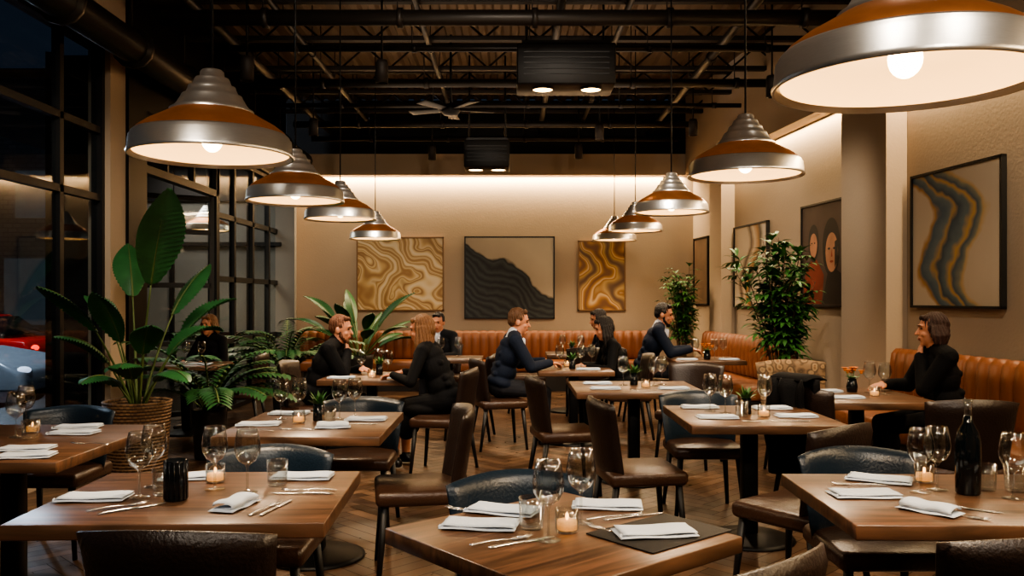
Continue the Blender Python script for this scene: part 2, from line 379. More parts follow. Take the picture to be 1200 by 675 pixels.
fc=MB(); fc.box((-17,31,4),(26,.5,10))
for i in range(7): fc.box((-27+i*3.3,30.7,1.7),(2.3,.1,2.4),1); fc.box((-27+i*3.3,30.7,5.2),(1.5,.1,1.7),1 if i%3==0 else 2)
for i in range(8): fc.box((-28.6+i*3.3,30.4,3.5),(.5,.5,8),2)
fc.obj('building_facade',[M_fac,M_litwin,M_dark],label='dark stone street building with dim shop windows',cat='building')
# ------------------------------------------------------------------ ceiling services
M_joist=mat('joist_paint','#241e1a',.6,.2)
def joist(y,i):
    b=MB(); z=4.42
    b.box((.3,y,z+.14),(7.9,.09,.05)); b.box((.3,y,z-.14),(7.9,.08,.05))
    k=int(7.8/.3)
    for q in range(k):
        xa=-3.6+q*.3; b.tube([(xa,y,z-.13 if q%2 else z+.13),(xa+.3,y,z+.13 if q%2 else z-.13)],.013,5)
    b.obj('trim_%d'%(20+i),M_joist,kind=S,label='black open web steel roof joist')
for i,y in enumerate([4.5,5.7,6.9,8.1,9.3,10.5,11.7,12.9]): joist(y,i)
def pipe(p0,p1,r,label,m=M_blk,cat='pipe'):
    b=MB(); p0=V(p0);p1=V(p1); b.cyl(p0,p1,r,seg=12); d=(p1-p0); L=d.length; d.normalize()
    k=int(L/1.2)
    for i in range(1,k+1):
        q=p0+d*(i*1.2-.3)
        b.cyl(q,q+d*.05,r*1.3,seg=12); b.cyl(q+V((0,0,r)),V((q.x,q.y,CZ-.02)),.006,seg=5)
    return b.obj('ceiling_pipe' if cat=='pipe' else 'air_duct',m,label=label,cat=cat,group='pipes under the ceiling')
M_pp=mat('dark_pipe_paint','#221e1b',.42,.3,.3)
for y,z,r in((7.6,3.95,.07),(8.7,4.0,.035),(9.9,3.95,.05),(11.0,3.94,.03),(12.2,3.94,.045),(13.3,3.94,.04)):
    pipe((-3.12,y,z),(2.95 if y<12 else 2.6,y,z),r,'black painted pipe crossing under the ceiling',M_pp)
for X,z,r in((-2.9,4.12,.05),(-2.2,4.15,.03),(-.9,4.2,.03),(.45,4.15,.04),(1.1,4.2,.03),(2.2,4.12,.045)):
    pipe((X,2.5,z),(X,13.8,z),r,'black painted pipe running toward the rear wall',M_pp)
pipe((-3.34,3,3.66),(-3.34,13.7,3.66),.14,'round dark air duct along the glazed side',M_pp,'air duct')
def unit(x,y,z,w_,d_,h_,lights,label):
    r=empty('ceiling_light_box',label,'ceiling light'); r.location=(x,y,z)
    b=MB(); b.rbox((0,0,h_/2),(w_,d_,h_),.02); b.box((0,0,h_+.015),(w_*.9,d_*.9,.03))
    for i in range(5): b.box((0,-d_/2-.003,h_*(.25+.13*i)),(w_*.86,.008,.012))
    b.obj('housing',M_frame,r)
    for sx in(-1,1): MB().cyl((sx*w_*.4,0,h_),(sx*w_*.4,0,CZ-z),.012,seg=8).obj('hanger_rod',M_blk,r)
    for lx in lights:
        q=MB(); q.lathe([(.1,-.02),(.1,.005)],20,0); q.lathe([(0,-.012),(.095,-.012)],20,1); q.obj('downlight',[M_blk,M_spot],r,loc=(lx,-d_*.15,0))
unit(.52,8.4,3.5,.95,.5,.4,[-.22,.25],'large black ceiling housing with two warm downlights')
unit(-.33,11.4,3.17,.6,.5,.36,[-.15,.15],'small black ceiling housing with two downlights')
def b_spot():
    r=empty('track_spotlight','black cylindrical spotlight hanging from the ceiling','spotlight','ceiling spotlights')
    MB().cyl((0,0,.1),(0,0,1.0),.01,seg=8).obj('stem',M_blk,r)
    MB().lathe([(0,.12),(.05,.115),(.06,.08),(.06,-.1),(.052,-.1),(.05,-.02),(0,-.02)],18).obj('lamp_head',M_joist,r)
    return r
BUILD['spot']=b_spot
for x,y,z in((-1.22,8,3.57),(-2.56,11,3.65),(-1.18,12.6,3.6),(1.22,11.9,3.77),(2.62,8.6,3.58),(-2.36,7.6,3.49),(1.0,12.8,3.65),(2.44,11.5,3.75)):
    put('spot',x,y,z,rot=20*x)
fan=empty('ceiling_fan','dark ceiling fan with five blades','ceiling fan'); fan.location=(-.75,10.45,3.75)
MB().cyl((0,0,0),(0,0,.93),.015,seg=8).obj('rod',M_blk,fan); MB().lathe([(0,-.06),(.09,-.05),(.12,0),(.1,.07),(0,.09)],20).obj('motor',M_blk,fan)
for i in range(5):
    q=MB(); q.shell(lambda u,v:(.12+.42*u,(v-.5)*(.1+.05*u),.02*v),10,4,.012); o=q.obj('blade',M_frame,fan); o.rotation_euler=(0,0,i*2*pi/5+.3)
# ------------------------------------------------------------------ pendants
def b_lamp():
    r=empty('pendant_lamp','brushed aluminium pendant lamp with amber copper cone','pendant lamp','row of pendant lamps')
    MB().lathe([(.325,0),(.328,.008),(.322,.016),(.317,.07),(.311,.076),(.309,.084),(.303,.09),(.299,.088),(.303,.078),(.311,.068),(.319,.0),(.325,0)],64).obj('rim_band',M_alu,r)
    MB().lathe([(.302,.088),(.29,.104),(.255,.13),(.21,.155),(.17,.178),(.138,.203),(.13,.2),(.165,.168),(.21,.145),(.25,.12),(.285,.096),(.297,.085)],64).obj('lamp_shade',M_copper,r)
    MB().lathe([(.165,.178),(.166,.19),(.15,.2),(.138,.214),(.123,.24),(.119,.25),(.106,.254),(.096,.275),(.093,.287),(.078,.292),(.07,.315),(.066,.322),(.05,.326),(.046,.35),(.04,.356),(.0,.358)],40).obj('cap',M_alu,r)
    MB().lathe([(.305,.015),(.292,.07),(.24,.098),(.18,.12),(.11,.135),(0,.14)],48).obj('glowing_liner',M_liner,r)
    b=MB(); b.ell((0,0,.07),(.042,.042,.05),nu=20,nv=12); b.cyl((0,0,.1),(0,0,.14),.02); b.obj('bulb',M_bulb,r)
    MB().cyl((0,0,0),(0,0,1),.006,seg=8).obj('cord',M_blk,r,loc=(0,0,.355))
    return r
BUILD['lamp']=b_lamp
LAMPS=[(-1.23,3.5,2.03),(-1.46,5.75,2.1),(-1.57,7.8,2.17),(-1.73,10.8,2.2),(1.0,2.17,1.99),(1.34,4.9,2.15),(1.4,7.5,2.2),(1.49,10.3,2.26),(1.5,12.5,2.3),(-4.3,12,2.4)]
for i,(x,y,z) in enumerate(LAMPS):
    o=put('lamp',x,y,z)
    for c in o.children:
        if c.name.startswith('cord'): c.scale=(1,1,(CZ if i<9 else 3.65)-z-.36)
    ld=bpy.data.lights.new('pendant_light','SPOT'); ld.energy=72; ld.color=(1,.77,.52); ld.shadow_soft_size=.1; ld.spot_size=math.radians(150); ld.spot_blend=.7
    lo=bpy.data.objects.new('pendant_light',ld); LK(lo); lo.location=(x,y,z+.01)
# ------------------------------------------------------------------ benches
def tuft(b,L,z0,z1,y,th=.12,ch=.14):
    nch=max(1,round(L/ch)); st=8; nu=nch*st
    prof=[(0,-.0),(.0,-.6),(.06,-.9),(.3,-1.0),(.7,-1.0),(.92,-.85),(1.0,-.5),(1.0,0)]
    vs=[];fs=[];m=len(prof)
    for i in range(nu+1):
        x=-L/2+L*i/nu; bump=abs(math.sin(pi*i/st))**.5
        for t,k in prof:
            zz=z0+(z1-z0)*t-(.012*(1-bump) if t>.9 else 0); vs.append((x,y+k*th*(.72+.28*bump),zz))
    for i in range(nu):
        for j in range(m-1): fs.append((i*m+j,(i+1)*m+j,(i+1)*m+j+1,i*m+j+1))
    fs.append([j for j in range(m)]); fs.append([nu*m+j for j in range(m)][::-1])
    b.add(vs,fs)
def bench(x,y,L,rot,h,label):
    r=empty('banquette_bench',label,'bench'); r.location=(x,y,0); r.rotation_euler=(0,0,rot)
    MB().box((0,-.3,.15),(L,.56,.3)).obj('plinth',M_benchbase,r)
    b=MB(); nseg=max(1,round(L/1.1))
    for i in range(nseg): b.rbox((-L/2+L*(i+.5)/nseg,-.34,.385),(L/nseg-.01,.58,.17),.045)
    b.obj('seat_cushion',M_bench,r)
    b=MB(); tuft(b,L,.46,h,-.02); b.obj('backrest',M_bench,r)
    MB().box((0,-.012,h/2),(L,.02,h-.04)).obj('back_panel',M_benchbase,r)
bench(-.6,13.97,5.7,0,.93,'long cognac leather channel tufted banquette against the rear wall')
yb=7.0; bench(wx(yb)-.03,yb,3.4,TH,1.0,'cognac channel tufted banquette along the plaster side wall')
yb=11.0; bench(wx(yb)-.23,yb,3.0,TH,.98,'cognac tufted banquette beside the leafy bamboo plant')
# ------------------------------------------------------------------ tables
def table(x,y,w_,d_,rot=0,label='square walnut dining table on a black pedestal'):
    r=empty('dining_table',label,'table','restaurant dining tables'); r.location=(x,y,0); r.rotation_euler=(0,0,math.radians(rot))
    MB().rbox((0,0,.725),(w_,d_,.05),.006).obj('tabletop',M_top,r)
    b=MB(); b.rbox((0,0,.37),(.09,.09,.66),.01); b.box((0,0,.693),(.4,.4,.012)); b.obj('pedestal',M_blk,r)
    MB().lathe([(0,.045),(.06,.04),(.24,.022),(.27,.012),(.27,0)],32).obj('base_plate',M_blk,r)
table(-1.1,3.05,1.0,.8,2); table(.145,2.56,.76,.76,40); table(1.57,3.02,1.0,.78,-1); table(-1.1,4.8,.86,.95)
table(1.43,5.15,.88,.9); table(.97,6.8,.98,.9); table(-2.45,4.2,1.0,1.1); table(-1.27,7.75,.82,.85); table(-.75,10.2,.8,.7)
table(.62,8.6,.74,.8); table(2.24,9.95,.8,.75); table(2.5,6.2,.8,.95); table(-3.5,9.2,.85,.7,label='small walnut table in the glazed side doorway')
table(.74,11.0,.6,.7)
# ------------------------------------------------------------------ chairs
def chair(name,mb,ms,h,w_,curve,label,group,tilt=.07):
    def f():
        r=empty(name,label,'chair',group)
        MB().rbox((0,0,.435),(.48,.46,.085),.035).obj('seat',ms,r)
        b=MB()
        def fn(u,v):
            x=(u-.5)*w_*(.86+.14*v); c=(abs(u-.5)*2)**2
            zt=.44+(h-.44)*v - (.025*c if v>.8 else 0)*((v-.8)*5)
            return (x,-.215+curve*c-tilt*v,zt)
        b.shell(fn,16,10,.055,.16); b.obj('backrest',mb,r)
        for sx in(-1,1):
            for sy in(-1,1):
                MB().tube([(sx*.19,sy*.18,.41),(sx*.225,sy*.215 - (.03 if sy<0 else 0),0)],[.021,.013],8).obj('leg',M_frame,r)
        return r
    return f
BUILD['brown']=chair('dining_chair',M_leather,M_leather_seat,.88,.52,.07,'dark brown leather dining chair with tapered black legs','brown leather dining chairs')
BUILD['blue']=chair('dining_chair',M_blue,M_leather_seat,.8,.55,.13,'slate blue leather chair with curved back tucked under table','blue backed dining chairs')
BUILD['patt']=chair('dining_chair',M_patt,M_leather_seat,.93,.62,.05,'patterned fabric chair with cognac leather seat','patterned chairs')
for k,x,y,r in [('brown',-.84,2.38,-3),('brown',1.27,2.32,6),('brown',.42,2.08,40),('brown',-.5,4.55,100),('brown',.74,5.0,-82),('brown',.4,6.45,-80),
    ('brown',1.38,4.1,38),('brown',-.58,7.15,80),('brown',-.45,8.9,85),('brown',-.12,8.35,-75),('brown',2.65,5.1,-5),('brown',-1.85,7.9,-95),
    ('brown',1.55,7.5,150),('brown',1.2,8.95,92),('brown',1.56,10.3,-90),('brown',-2.9,9.1,95),('brown',-.9,10.95,180),('brown',2.1,5.75,-60),('brown',.9,10.3,0),('brown',.2,11.0,-90)]:
    put(k,x,y,0,r)
for x,y,r in [(-1.05,3.55,180),(1.5,3.5,180),(.06,2.98,190),(-.98,5.42,180),(1.3,5.8,180),(-2.65,4.95,180)]: put('blue',x,y,0,r)
put('patt',2.4,7.05,0,185)
b=MB(); b.shell(lambda u,v:(.30*(u-.5)*(1+.35*(1-v))+.02*math.sin(v*9+u*5),-.3-.03*math.sin(u*14)-.07*v+.1*(1-v)*0,.28+.65*v),18,12,.05,.15)
b.shell(lambda u,v:(.34*(u-.5)*(1+.1*v),-.20+.02*math.sin(u*12)-.05*v,.55+.38*v),14,10,.04,.15)
b.shell(lambda u,v:(.32*(u-.5),-.36+.2*v,.92+.02*math.sin(v*pi)),10,6,.04,.15)
b.obj('coat',M_black,loc=(2.1,5.75,0),rot=math.radians(-60),label='black wool coat draped over the back of a chair',cat='coat')
# ------------------------------------------------------------------ tableware
BUILD['wine']=lambda:MB().lathe([(0,0),(.036,.0015),(.037,.003),(.01,.006),(.0045,.015),(.0042,.09),(.01,.1),(.03,.115),(.044,.14),(.047,.165),(.042,.2),(.035,.232),(.0343,.232),(.0413,.2),(.0463,.165),(.0433,.1405),(.0295,.116),(.008,.1025),(0,.1015)],32).obj('wine_glass',M_glass,label='clear stemmed wine glass standing on a table',cat='glass',group='wine glasses')
BUILD['tumbler']=lambda:MB().lathe([(0,0),(.032,0),(.036,.005),(.04,.095),(.039,.095),(.035,.01),(0,.008)],28).obj('water_tumbler',M_glass,label='short clear water tumbler',cat='glass',group='water tumblers')
def b_candle():
    r=empty('votive_candle','small glass votive with a glowing candle','candle','votive candles')
    MB().lathe([(0,0),(.033,0),(.036,.005),(.036,.07),(.034,.07),(.034,.008),(0,.006)],24).obj('holder',M_glass,r)
    b=MB(); b.lathe([(0,.009),(.03,.009),(.03,.035),(0,.036)],20); b.obj('wax',mat('wax','#d8b488',.6,emit='#ffa450',es=.7),r)
    MB().ell((0,0,.047),(.005,.005,.011),nu=10,nv=8).obj('flame',M_flame,r); return r
BUILD['candle']=b_candle
def b_dark():
    b=MB(); pr=[(0,0),(.037,0),(.038,.004)]
    b.lathe(pr+[(.038,.13),(.036,.14),(.034,.14),(.034,.01),(0,.009)],28)
    for i in range(14):
        t=2*pi*i/14; b.cyl((.038*math.cos(t),.038*math.sin(t),.004),(.038*math.cos(t),.038*math.sin(t),.136),.003,seg=5)
    return b.obj('ribbed_vase',M_smoke,label='dark ribbed glass cylinder vase',cat='vase',group='dark ribbed vases')
BUILD['dark']=b_dark
def b_nap():
    b=MB()
    for i in range(2):
        ww=.235-.012*i; hh=.12-.008*i
        b.shell(lambda u,v:(ww*(u-.5)+.004*i,hh*(v-.5)+.003*i,.0045+i*.0085+.0015*math.sin(u*7+i*2)+.001*math.sin(v*6)),16,10,.009,.09)
    b.tube([(-ww/2,-.055,.004),(-ww/2-.005,-.05,.009),(-ww/2,-.045,.014)],.003,6)
    return b.obj('folded_napkin',M_linen,label='white linen napkin folded in a rectangle',cat='napkin',group='folded napkins')
BUILD['nap']=b_nap
def b_nap2():
    b=MB(); b.shell(lambda u,v:(.17*(u-.5),.035*math.cos(v*pi*1.6)*(1+.15*math.sin(u*8)),.019+.012*math.sin(v*pi*1.6)+.002*math.sin(u*11)),14,12,.009,.1); b.shell(lambda u,v:(.19*(u-.5),.09*(v-.5),.005+.002*math.sin(u*9)),12,8,.008,.1)
    return b.obj('rolled_napkin',M_linen,label='white linen napkin loosely rolled',cat='napkin',group='rolled napkins')
BUILD['nap2']=b_nap2
def b_knife():
    b=MB(); b.shell(lambda u,v:(.018*(v-.5)*(1-.75*max(0,u-.8)/.2),.02+.105*u,.003),10,4,.0018,.2); b.shell(lambda u,v:(.013*(v-.5)*(1.1-.3*u),-.1+.12*u,.0035),8,4,.006,.3)
    return b.obj('table_knife',M_steel,label='steel table knife lying on the table',cat='knife',group='cutlery')
def b_fork():
    b=MB(); b.shell(lambda u,v:(.011*(v-.5)*(1.2-.6*u),-.1+.13*u,.003+.004*math.sin(u*pi)),8,4,.003,.3); b.shell(lambda u,v:((.007+.016*min(1,u*2))*(v-.5),.03+.025*u,.004),6,4,.0025,.2)
    for i in range(4): b.tube([(-.0095+i*.0063,.053,.004),(-.0095+i*.0063,.08,.003),(-.009+i*.006,.1,.008)],[.0018,.0017,.001],5)
    return b.obj('table_fork',M_steel,label='steel table fork lying on the table',cat='fork',group='cutlery')
BUILD['knife']=b_knife; BUILD['fork']=b_fork
BUILD['mat']=lambda:MB().rbox((0,0,.0025),(.36,.26,.004),.0019).obj('placemat',M_mat,label='black rectangular placemat under a napkin',cat='placemat',group='black placemats')
def b_bot():
    r=empty('wine_bottle','dark glass carafe bottle with clear neck','bottle')
    MB().lathe([(0,0),(.036,0),(.042,.006),(.043,.14),(.042,.19),(.034,.225),(.018,.255),(.014,.28),(0,.28)],28).obj('body',M_bottle,r)
    MB().lathe([(.013,.279),(.0125,.325),(.017,.328),(.017,.34),(.011,.34),(.010,.285)],24).obj('neck',M_glass,r); return r
BUILD['bottle']=b_bot
def leafstrip(b,base,d,length,width,droop,n=8,mi=0,fold=.15,prof=None,side=None):
    p=V(base); d=V(d).normalized(); vs=[];fs=[]
    sd=side or d.cross(V((0,0,1)))
    if sd.length<.1: sd=V((1,0,0))
    sd=sd.normalized()
    for i in range(n+1):
        t=i/n; wd=width*(prof(t) if prof else math.sin(pi*min(1,t*.93+.06))**.8)
        up=sd.cross(d).normalized()
        vs+=[p-sd*wd+up*wd*fold,p,p+sd*wd+up*wd*fold]
        p=p+d*length/n; d=(d+V((0,0,-1))*droop/n).normalized()
    for i in range(n):
        for k in(0,1): a_=i*3+k; fs.append((a_,a_+1,a_+4,a_+3))
    b.add(vs,fs,mi)
def bigleaf(b,base,d,length,width,droop,side):
    p=V(base); d=V(d).normalized(); sd=V(side).normalized(); n=40; m=8; vs=[];fs=[]; mid=[]
    for i in range(n+1):
        t=i/n; wd=width*min(1,math.sin(pi*min(1,t*.94+.045))**.75)*(1.1-.35*t)*(1 if i%2 else .96); up=sd.cross(d).normalized(); mid.append(p+up*-.004)
        for k in range(m+1):
            s=k/m*2-1; vs.append(p+sd*wd*s+up*(wd*.3*abs(s)**1.3+.007*(1 if i%2 else -1)*min(1,abs(s)*3))+d*abs(s)*wd*.5)
        p=p+d*length/n; d=(d+V((0,0,-1))*droop/n).normalized()
    for i in range(n):
        for k in range(m): a_=i*(m+1)+k; fs.append((a_,a_+1,a_+m+2,a_+m+1))
    b.add(vs,fs,0); b.tube(mid,[.009*(1-i/(n+1))+.0015 for i in range(n+1)],6,1)
def b_vase():
    r=empty('table_vase','small dark vase with green sprigs on the table','vase','table vases with greenery')
    MB().lathe([(0,0),(.03,0),(.033,.005),(.03,.1),(.027,.1),(.027,.09),(0,.088)],24).obj('vase',M_smoke,r)
    b=MB(); rr=random.Random(3)
    for i in range(34):
        t=rr.uniform(0,6.28); e=rr.uniform(.6,1.45); d=V((math.cos(t)*math.cos(e),math.sin(t)*math.cos(e),math.sin(e)))
        leafstrip(b,V((d.x*.02,d.y*.02,.085)),d,rr.uniform(.05,.1),.009,.8,5)
    b.obj('foliage',M_leaf2,r); return r
BUILD['vase']=b_vase
def b_fvase():
    r=empty('flower_vase','small vase with orange flowers on the table','vase','vases with orange flowers')
    MB().lathe([(0,0),(.036,0),(.042,.04),(.03,.1),(.027,.1),(.036,.04),(0,.01)],24).obj('vase',M_smoke,r)
    b=MB(); f=MB()
    for i in range(9):
        t=i*.7; q=V((math.cos(t)*.05*(i%3)/1.5,math.sin(t)*.05*(i%3)/1.5,.15+.02*(i%2))); b.tube([(0,0,.05),q],.002,5); leafstrip(b,(0,0,.09),(math.cos(t),math.sin(t),.7),.07,.012,.6,4)
        for k in range(7):
            a_=k*.9; leafstrip(f,q,(math.cos(a_),math.sin(a_),.8),.034,.014,.5,4)
        f.ell(q,(.012,.012,.012),nu=8,nv=6)
    b.obj('stems',M_leaf2,r); f.obj('petals',M_orange,r); return r
BUILD['fvase']=b_fvase
T=.7505
def items(s):
    for ln in s.strip().split('\n'):
        p=ln.split(); k=p[0]
        x,y=float(p[1]),float(p[2]); rot=float(p[3]) if len(p)>3 else 0; dz=float(p[4]) if len(p)>4 else 0
        put(k,x,y,T+dz,rot)
items('''
wine -1.31 3.0
wine -1.33 3.17
wine -1.09 3.13
wine -.955 3.08
tumbler -.88 3.2
tumbler -1.24 3.04
dark -1.17 2.97
candle -1.13 3.25
nap -1.46 2.98 4
nap -1.25 3.33 12
nap2 -.93 2.87 78
fork -1.32 2.86 -50
knife -1.27 2.83 -46
knife -.74 3.06 88
fork -.74 3.11 92
nap -.82 3.33 0
fork -.82 2.84 -15
knife -.79 2.84 -12
wine .105 2.47
wine .215 2.66
tumbler .06 2.6
candle .165 2.56
nap -.1 2.62 -8
nap -.03 2.8 -20
fork -.03 2.46 -62
knife .02 2.44 -58
fork -.13 2.8 60
mat .44 2.55 40
nap .42 2.52 8 .005
nap .32 2.87 -6
fork .33 2.73 -70
knife .38 2.73 -66
fork .3 2.55 40
wine 1.475 3.08
wine 1.555 3.12
wine 1.75 2.98
bottle 1.635 3.06
tumbler 1.73 3.12
tumbler 1.83 3.1
candle 1.57 3.25
nap 1.25 3.03 0
nap 1.41 3.28 -28
nap2 1.37 2.8 -50
fork 1.43 2.75 -130
knife 1.5 2.85 -128
fork 1.3 3.2 80
nap 1.86 2.86 15
wine -1.34 4.95
wine -1.25 5.02
wine -1.0 4.95
wine -.93 5.05
vase -1.11 4.9
tumbler -1.03 4.8
candle -1.2 4.8
nap -1.4 4.72 5
nap2 -.97 4.62 10
nap -.84 4.92 0
nap -1.35 5.17 0
fork -1.15 4.55 80
knife -.85 4.75 85
fork -1.35 4.5 85
wine 1.3 5.2
wine 1.23 5.3
wine 1.54 5.2
vase 1.42 5.18
candle 1.49 5.05
tumbler 1.36 5.05
nap 1.2 5.0 0
nap 1.68 5.05 0
nap 1.65 5.42 0
nap 1.2 5.47 0
fork 1.4 4.85 88
knife 1.6 4.85 88
vase .99 6.93
wine .9 6.9
wine 1.14 6.85
wine 1.22 6.95
candle 1.05 6.7
nap .72 6.6 0
nap .7 7.0 0
nap 1.25 6.6 0
fork 1.0 6.5 80
wine -2.5 4.3
wine -2.62 4.6
tumbler -2.4 4.25
nap -2.25 3.95 5
nap -2.27 4.42 0
nap -2.35 4.62 10
nap -2.15 3.77 10
candle -2.5 4.45
fork -2.03 4.1 80
wine -1.38 7.8
wine -1.12 7.72
vase -1.22 7.85
candle -1.25 7.6
nap -1.03 7.5
nap -1.5 7.5
wine -1.25 8.0
wine .48 8.6
wine .7 8.65
vase .6 8.5
candle .57 8.8
nap .75 8.4
wine .82 8.75
wine 2.15 10
wine 2.35 9.9
fvase 2.24 9.8
nap 2.0 9.75
nap 2.48 9.75
wine 2.5 10.1
candle 2.3 10.15
wine 2.66 6.35
wine 2.73 6.25
fvase 2.55 6.4
nap 2.35 6.0
candle 2.6 6.12
nap 2.35 6.4
wine -.85 10.2
wine -.65 10.3
wine -3.55 9.3
wine -3.4 9.35
vase -3.65 9.2
nap -3.3 9.05
wine .65 11.0
wine .88 10.9
vase .76 10.85
''')
# ------------------------------------------------------------------ plants
def pot(r,mat_,R,h,taper=.8):
    MB().lathe([(0,0),(R*taper,0),(R*(taper+.05),.02),(R,h*.9),(R*1.03,h),(R*.94,h),(R*.92,h*.92)],32).obj('pot',mat_,r)
    MB().lathe([(0,h*.9),(R*.93,h*.9)],24).obj('soil',M_soil,r)
def paddle(x,y,h,label,nl=9,R=.22,ph=.5,M=M_wick,L=.6,W=.13,seed=1,extra=None,elmin=1.0):
    r=empty('potted_plant',label,'plant'); r.location=(x,y,0); pot(r,M,R,ph); rr=random.Random(seed)
    st=MB(); lf=MB()
    specs=extra or [(i*2.4+rr.uniform(-.3,.3),rr.uniform(elmin,1.4),rr.uniform(.75,1)*h,rr.uniform(.8,1.1)*L,W*rr.uniform(.85,1.1),.8) for i in range(nl)]
    for t,e,hh,LL,WW,dr_ in specs:
        out=V((math.cos(t),math.sin(t),0)); d=V((out.x*math.cos(e),out.y*math.cos(e),math.sin(e))); p=V((out.x*.04,out.y*.04,ph*.88)); pts=[p.copy()]
        sl=(hh-ph)-LL*.6; sl=max(sl,.1)
        for i in range(8):
            p=p+d*sl/8; d=(d+out*.03).normalized(); pts.append(p.copy())
        st.tube(pts,[.014-.001*i for i in range(9)],7)
        side=V((-out.y,out.x,0)) if abs(out.y)>.5 else V((.75,-.65 if out.x>0 else .65,0))
        bigleaf(lf,p,d,LL,WW,dr_,side)
    st.obj('stem',M_stem,r); lf.obj('foliage',[M_leaf,M_stem],r); return r
def frondplant(x,y,label,h,ph,R,nf,fl,leaf_l,seed,M=M_pot,elmin=.5,w_=.016,m=M_leafd,drp=.075):
    r=empty('potted_palm',label,'plant'); r.location=(x,y,0); pot(r,M,R,ph); rr=random.Random(seed); st=MB(); lf=MB()
    for f in range(nf):
        t=f*2.399+rr.uniform(-.2,.2); e=rr.uniform(elmin,1.45); d=V((math.cos(t)*math.cos(e),math.sin(t)*math.cos(e),math.sin(e))); p=V((math.cos(t)*.03,math.sin(t)*.03,ph*.9)); pts=[p.copy()]
        L_=fl*rr.uniform(.7,1.05); n_=18
        for i in range(n_):
            p=p+d*L_/n_; d=(d+V((math.cos(t)*.04,math.sin(t)*.04,-drp))).normalized(); pts.append(p.copy())
            if i>=3:
                s_=d.cross(V((0,0,1)))
                s_=s_.normalized() if s_.length>.05 else V((1,0,0))
                for sg in(-1,1):
                    ll=leaf_l*(1-.6*abs(i/n_-.55)*1.5)
                    leafstrip(lf,p,(s_*sg+d*.8+V((0,0,.1))),ll,w_,.7,4)
        st.tube(pts,[.008]*len(pts),5)
    st.obj('stem',M_stem,r); lf.obj('foliage',m,r); return r
def bushtree(x,y,label,h,ph,R,seed,rad,nb=16,leaf=.12,zlow=.7,n_=30,xr=.3):
    r=empty('potted_tree',label,'plant'); r.location=(x,y,0); pot(r,M_pot,R,ph); rr=random.Random(seed); st=MB(); lf=MB()
    for i in range(nb):
        t=i*2.399; top=h*rr.uniform(.65,1); rd=rad*rr.uniform(.15,1)
        p0=V((math.cos(t)*.05,math.sin(t)*.05,ph*.9)); p2=V((min(math.cos(t)*rd,xr),math.sin(t)*rd,top)); p1=V((p2.x*.35,p2.y*.35,ph+(top-ph)*.6))
        pts=[p0*(1-s)**2+p1*2*s*(1-s)+p2*s*s for s in [q/10 for q in range(11)]]
        st.tube(pts,[.009-.0006*q for q in range(11)],5)
        for k in range(n_):
            s=rr.uniform(.3,1); p=p0*(1-s)**2+p1*2*s*(1-s)+p2*s*s
            if p.z<zlow: continue
            a_=rr.uniform(0,6.28); e=rr.uniform(-.3,.9); d=V((math.cos(a_)*math.cos(e),math.sin(a_)*math.cos(e),math.sin(e)))
            q=p+d*rr.uniform(0,.1)
            if q.x+d.x*leaf*1.2>xr+.08: continue
            st.tube([p,q+d*.001],.002,4,cap=False)
            for sg in (-.6,0,.6):
                d2=Matrix.Rotation(sg,3,'Z')@d; leafstrip(lf,q,d2,leaf*rr.uniform(.7,1.2),leaf*.13,.9,4)
    st.obj('stem',M_twig,r); lf.obj('foliage',M_leaf2,r); return r
D=math.radians
paddle(-3.05,6.95,2.0,'tall bird of paradise plant in a woven basket',extra=[
 (D(-52),1.34,2.2,.85,.19,.55),(D(120),1.35,1.95,.6,.15,.8),(D(-120),1.2,1.7,.6,.14,1.0),(D(-20),1.1,1.5,.6,.13,1.3),(D(-75),.95,1.3,.55,.13,1.2),(D(60),1.3,1.8,.6,.14,.8),(D(-95),1.3,1.55,.55,.13,.9),
 (D(-40),.85,1.3,.55,.12,1.4),(D(160),1.35,1.55,.4,.11,1.2),(D(-130),1.2,1.35,.5,.12,1.3),(D(-60),1.1,1.5,.55,.13,1.1),(D(-100),.9,1.2,.5,.12,1.3),(D(20),1.2,1.6,.55,.13,1.0)],R=.26,ph=.62)
frondplant(-2.75,7.75,'dark feathery fern palm beside the woven basket',1.5,.45,.15,26,1.0,.2,4,w_=.024,elmin=.85)
frondplant(-2.9,11.0,'leafy zamioculcas plant beside the glazed partition',1.4,.5,.2,24,1.15,.19,9,w_=.03,elmin=1.0)
paddle(-2.3,12.9,1.7,'broad leaved plant rising in front of the banquette',nl=18,R=.2,ph=.6,M=M_pot,L=.7,W=.1,seed=5,elmin=.7)
bushtree(2.88,9.15,'bushy bamboo plant beside the side banquette',2.15,.5,.2,21,.6,nb=22,leaf=.17,n_=30,xr=.34)
bushtree(2.55,12.75,'small leafy ficus in the rear corner',1.95,.5,.2,22,.38,nb=16,leaf=.13,n_=32,xr=.25)
frondplant(-4.3,12.2,'feathery palm in the side room',1.5,.45,.18,16,1.0,.2,12,w_=.02,elmin=.9)
